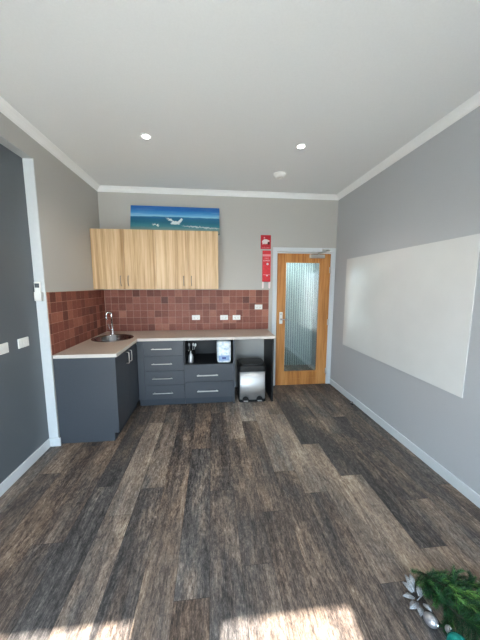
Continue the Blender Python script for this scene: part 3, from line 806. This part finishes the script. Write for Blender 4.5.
# ---------------------------------------------------------------- ceiling fittings
def downlight(x, y, label):
    t = thing('downlight', label, 'downlight', (x, y, H), 'round recessed downlights')
    bm = B(); lathe(bm, [(.034, -.001), (.048, -.001), (.050, -.004), (.046, -.007), (.036, -.006), (.034, -.002)], 32); obj('trim_ring', bm, 'white_plastic', t)
    bm = B(); lathe(bm, [(0, -.004), (.035, -.004), (.035, -.001), (0, -.001)], 32); obj('lens', bm, 'led', t)
    ld = bpy.data.lights.new('downlight_lamp', 'SPOT'); ld.energy = 22; ld.spot_size = math.radians(130); ld.spot_blend = .6; ld.shadow_soft_size = .035; ld.color = (1, .97, .9)
    lo = bpy.data.objects.new('downlight_lamp', ld); C.objects.link(lo); lo.parent = t; lo.location = (0, 0, -.012)
downlight(-.563, 2.634, 'lit round ceiling downlight on the left, above the oak cabinet side')
downlight(.861, 2.651, 'lit round ceiling downlight on the right, beside the smoke alarm')
downlight(-.563, .45, 'lit round downlight at the window end, on the dark alcove side')  # unseen pair added behind the camera to lighten the upper walls
downlight(.861, .45, 'lit round downlight at the window end, on the whiteboard side')
t = thing('smoke_alarm', 'round white smoke alarm on the ceiling near the right downlight', 'smoke alarm', (.823, 3.295, H-.0005))
bm = B(); lathe(bm, [(0, 0), (.074, 0), (.076, -.010), (.070, -.016), (0, -.016)], 36); obj('mounting_base', bm, 'smoke', t)
bm = B(); lathe(bm, [(.064, -.016), (.061, -.034), (.048, -.046), (.018, -.050), (.016, -.047), (0, -.047)], 36); obj('cover', bm, 'smoke', t)
bm = B(); lathe(bm, [(0, 0), (.004, 0), (.004, -.003), (0, -.003)], 12, (.028, -.01, -.0465)); obj('indicator', bm, 'grey_plastic', t)
# door stop on the floor
t = thing('door_stop', 'small black door stop on the floor by the right baseboard', 'door stop', (1.842, 3.21, 0))
bm = B(); lathe(bm, [(0, 0), (.020, 0), (.020, .006), (.013, .012), (.012, .030), (0, .032)], 20); obj('body', bm, 'black', t)
bm = B(); lathe(bm, [(.0125, .018), (.0165, .019), (.0165, .026), (.0125, .027)], 20); obj('bumper', bm, 'metal', t)

# ---------------------------------------------------------------- christmas garland
t = thing('christmas_garland', 'green artificial pine garland lying on the floor, bottom right', 'garland', (1.19, .94, 0))
GR = random.Random(11)
core = [(-.09, .20, .035), (-.045, .13, .055), (.0, .06, .065), (.07, -.02, .07), (.14, -.10, .07), (.22, -.2, .07)]
core3 = [(-.10, .16, .035), (-.09, .08, .04), (-.07, .01, .045), (-.02, -.06, .05), (.05, -.14, .05)]
core2 = [(.0, .18, .04), (.09, .12, .05), (.18, .06, .05), (.28, .0, .05)]
bm = B(); tube(bm, core, .007, 8); tube(bm, core2, .005, 8); tube(bm, core3, .005, 8)
bmn = B(); ltn = bmn.faces.layers.float.new('tone')
def needle(bm_, p, d_, ln, wd, tone):
    d_ = d_.normalized(); s = d_.cross(Vector((GR.gauss(0, 1), GR.gauss(0, 1), GR.gauss(0, 1)))).normalized()*wd; u = d_.cross(s).normalized()*wd*.5
    m_ = p+d_*ln*.55+Vector((0, 0, -.06*ln)); tip = p+d_*ln+Vector((0, 0, -.18*ln))
    a = [bm_.verts.new(q) for q in (p-s*.5, p+s*.5, p+u)]; b = [bm_.verts.new(q) for q in (m_-s*.6, m_+s*.6, m_+u)]; tv = bm_.verts.new(tip)
    for i in range(3):
        j = (i+1) % 3
        f = bm_.faces.new((a[i], a[j], b[j], b[i])); f[ltn] = tone; f = bm_.faces.new((b[i], b[j], tv)); f[ltn] = tone
def sprig(p, d_, ln, bright):
    d_ = d_.normalized(); q = []
    for i in range(6): q.append(p+d_*ln*i/5+Vector((0, 0, -.12*ln*(i/5)**2)))
    for v in q: v.z = max(v.z, .006)
    tube(bm, q, .0018, 5)
    n = int(ln*800)
    for i in range(n):
        k_ = i/n; b_ = q[0].lerp(q[-1], k_); a = i*2.399; s1 = d_.cross(Vector((0, 0, 1))).normalized(); s2 = d_.cross(s1)
        r_ = math.cos(a)*s1+math.sin(a)*s2
        dd = d_*(.9+.6*k_)+r_*.8+Vector((GR.gauss(0, .1), GR.gauss(0, .1), GR.gauss(0, .1)))
        nl = GR.uniform(.022, .036)*(1.05-.3*k_)
        if b_.z+dd.normalized().z*nl < .004: dd.z = abs(dd.z)*.3
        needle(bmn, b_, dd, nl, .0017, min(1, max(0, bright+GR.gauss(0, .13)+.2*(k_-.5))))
for cr, num in ((core, 95), (core2, 60), (core3, 60)):
    for i in range(num):
        k_ = GR.random(); s = k_*(len(cr)-1); i0 = min(int(s), len(cr)-2); p = Vector(cr[i0]).lerp(Vector(cr[i0+1]), s-i0)
        ax_ = (Vector(cr[i0+1])-Vector(cr[i0])).normalized(); a = GR.uniform(0, 2*PI)
        s1 = ax_.cross(Vector((0, 0, 1))).normalized(); s2 = ax_.cross(s1)
        rr = math.cos(a)*s1+math.sin(a)*s2; rr.z = rr.z*.4
        sprig(p, rr+ax_*GR.uniform(-.2, .9), GR.uniform(.06, .105), GR.choice([.15, .25, .35, .5]))
for (p, d_, ln, br) in (((-.03, .10, .085), (.10, -.10, .01), .13, .8), ((.02, .06, .095), (.12, -.07, .01), .13, .9), ((-.04, .06, .085), (.09, -.11, .0), .13, .75), ((.04, .01, .095), (.1, -.09, .01), .14, .95),
                        ((.08, .05, .09), (.12, -.05, .0), .13, .85), ((.10, .0, .095), (.12, -.09, .0), .14, .9), ((-.06, .14, .07), (.11, -.03, .01), .11, .6), ((.06, .10, .08), (.12, -.02, .0), .12, .7)):
    sprig(Vector(p), Vector(d_), ln, br)
obj('stem', bm, 'twig', t)
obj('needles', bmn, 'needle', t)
# silver glitter leaves
sp_ = thing('glitter_leaf_spray', 'silver glitter leaf spray sticking out of the left of the pine garland', 'decoration', (.990, 1.030, .004))
def leafmesh(base, d_, ln, wd):
    bm = B(); d_ = Vector(d_).normalized(); s = d_.cross(Vector((0, 0, 1))).normalized(); up = s.cross(d_)
    rows = []
    for i in range(11):
        k_ = i/10; w_ = wd*max(0, math.sin(PI*min(1, k_*.95+.04)))**.8*(1-.3*k_)*(1+.12*(i % 2)); c_ = Vector(base)+d_*ln*k_+up*(.010*math.sin(PI*k_))
        rows.append([bm.verts.new(c_-s*w_*.5-up*.003), bm.verts.new(c_+up*.003), bm.verts.new(c_+s*w_*.5-up*.003)])
    for a, b in zip(rows, rows[1:]):
        for j in range(2): bm.faces.new((a[j], a[j+1], b[j+1], b[j]))
    return bm
for b_, d_, ln, wd in (((.01, .03, .03), (.02, 1, .22), .085, .024), ((.0, .03, .03), (-.45, 1, .15), .06, .022), ((-.005, .01, .025), (-1, .25, .05), .065, .022), ((-.0, -.01, .02), (-1, -.25, .0), .07, .026),
                       ((.0, -.02, .018), (-.6, -.8, .0), .055, .022), ((.02, .01, .03), (.5, .7, .2), .06, .020), ((.015, -.02, .03), (.2, -.7, .1), .05, .020), ((.02, .05, .04), (.35, 1, .3), .06, .018)):
    wd *= 1.45; ln *= .85
    o = obj('leaf', leafmesh(b_, d_, ln, wd), 'glitter', sp_); md = o.modifiers.new('t', 'SOLIDIFY'); md.thickness = .001
bm = B(); tube(bm, [(.06, .02, .034), (.03, .01, .03), (0, 0, .022)], .0025, 8); obj('stem', bm, 'glitter', sp_)
def bauble(name, loc_, r, st, mat, label, tilt):
    t = thing(name, label, 'bauble', loc_, rot=tilt)
    bm = B(); prof = [(r*math.sin(PI*i/18), -st*r*math.cos(PI*i/18)) for i in range(19)]; lathe(bm, [(0 if q < 1e-5 else q, z) for q, z in prof], 28); obj('ball', bm, mat, t)
    bm = B(); lathe(bm, [(.0, st*r-.002), (.007, st*r-.002), (.007, st*r+.005), (0, st*r+.006)], 16); obj('cap', bm, 'chrome', t)
bauble('silver_bauble', (.992, .950, .029), .0255, 1.25, 'bauble', 'satin silver egg shaped bauble at the left edge of the pine garland', (1.2, 0, .3))
bauble('teal_bauble', (1.030, .850, .042), .040, 1.0, 'teal', 'teal metallic bauble at the bottom edge of the picture beside the garland', (.6, .5, 0))
bauble('small_silver_bauble', (1.042, .905, .035), .016, 1.0, 'bauble', 'tiny silver bauble between the silver egg and the teal bauble', (.4, 0, 0))
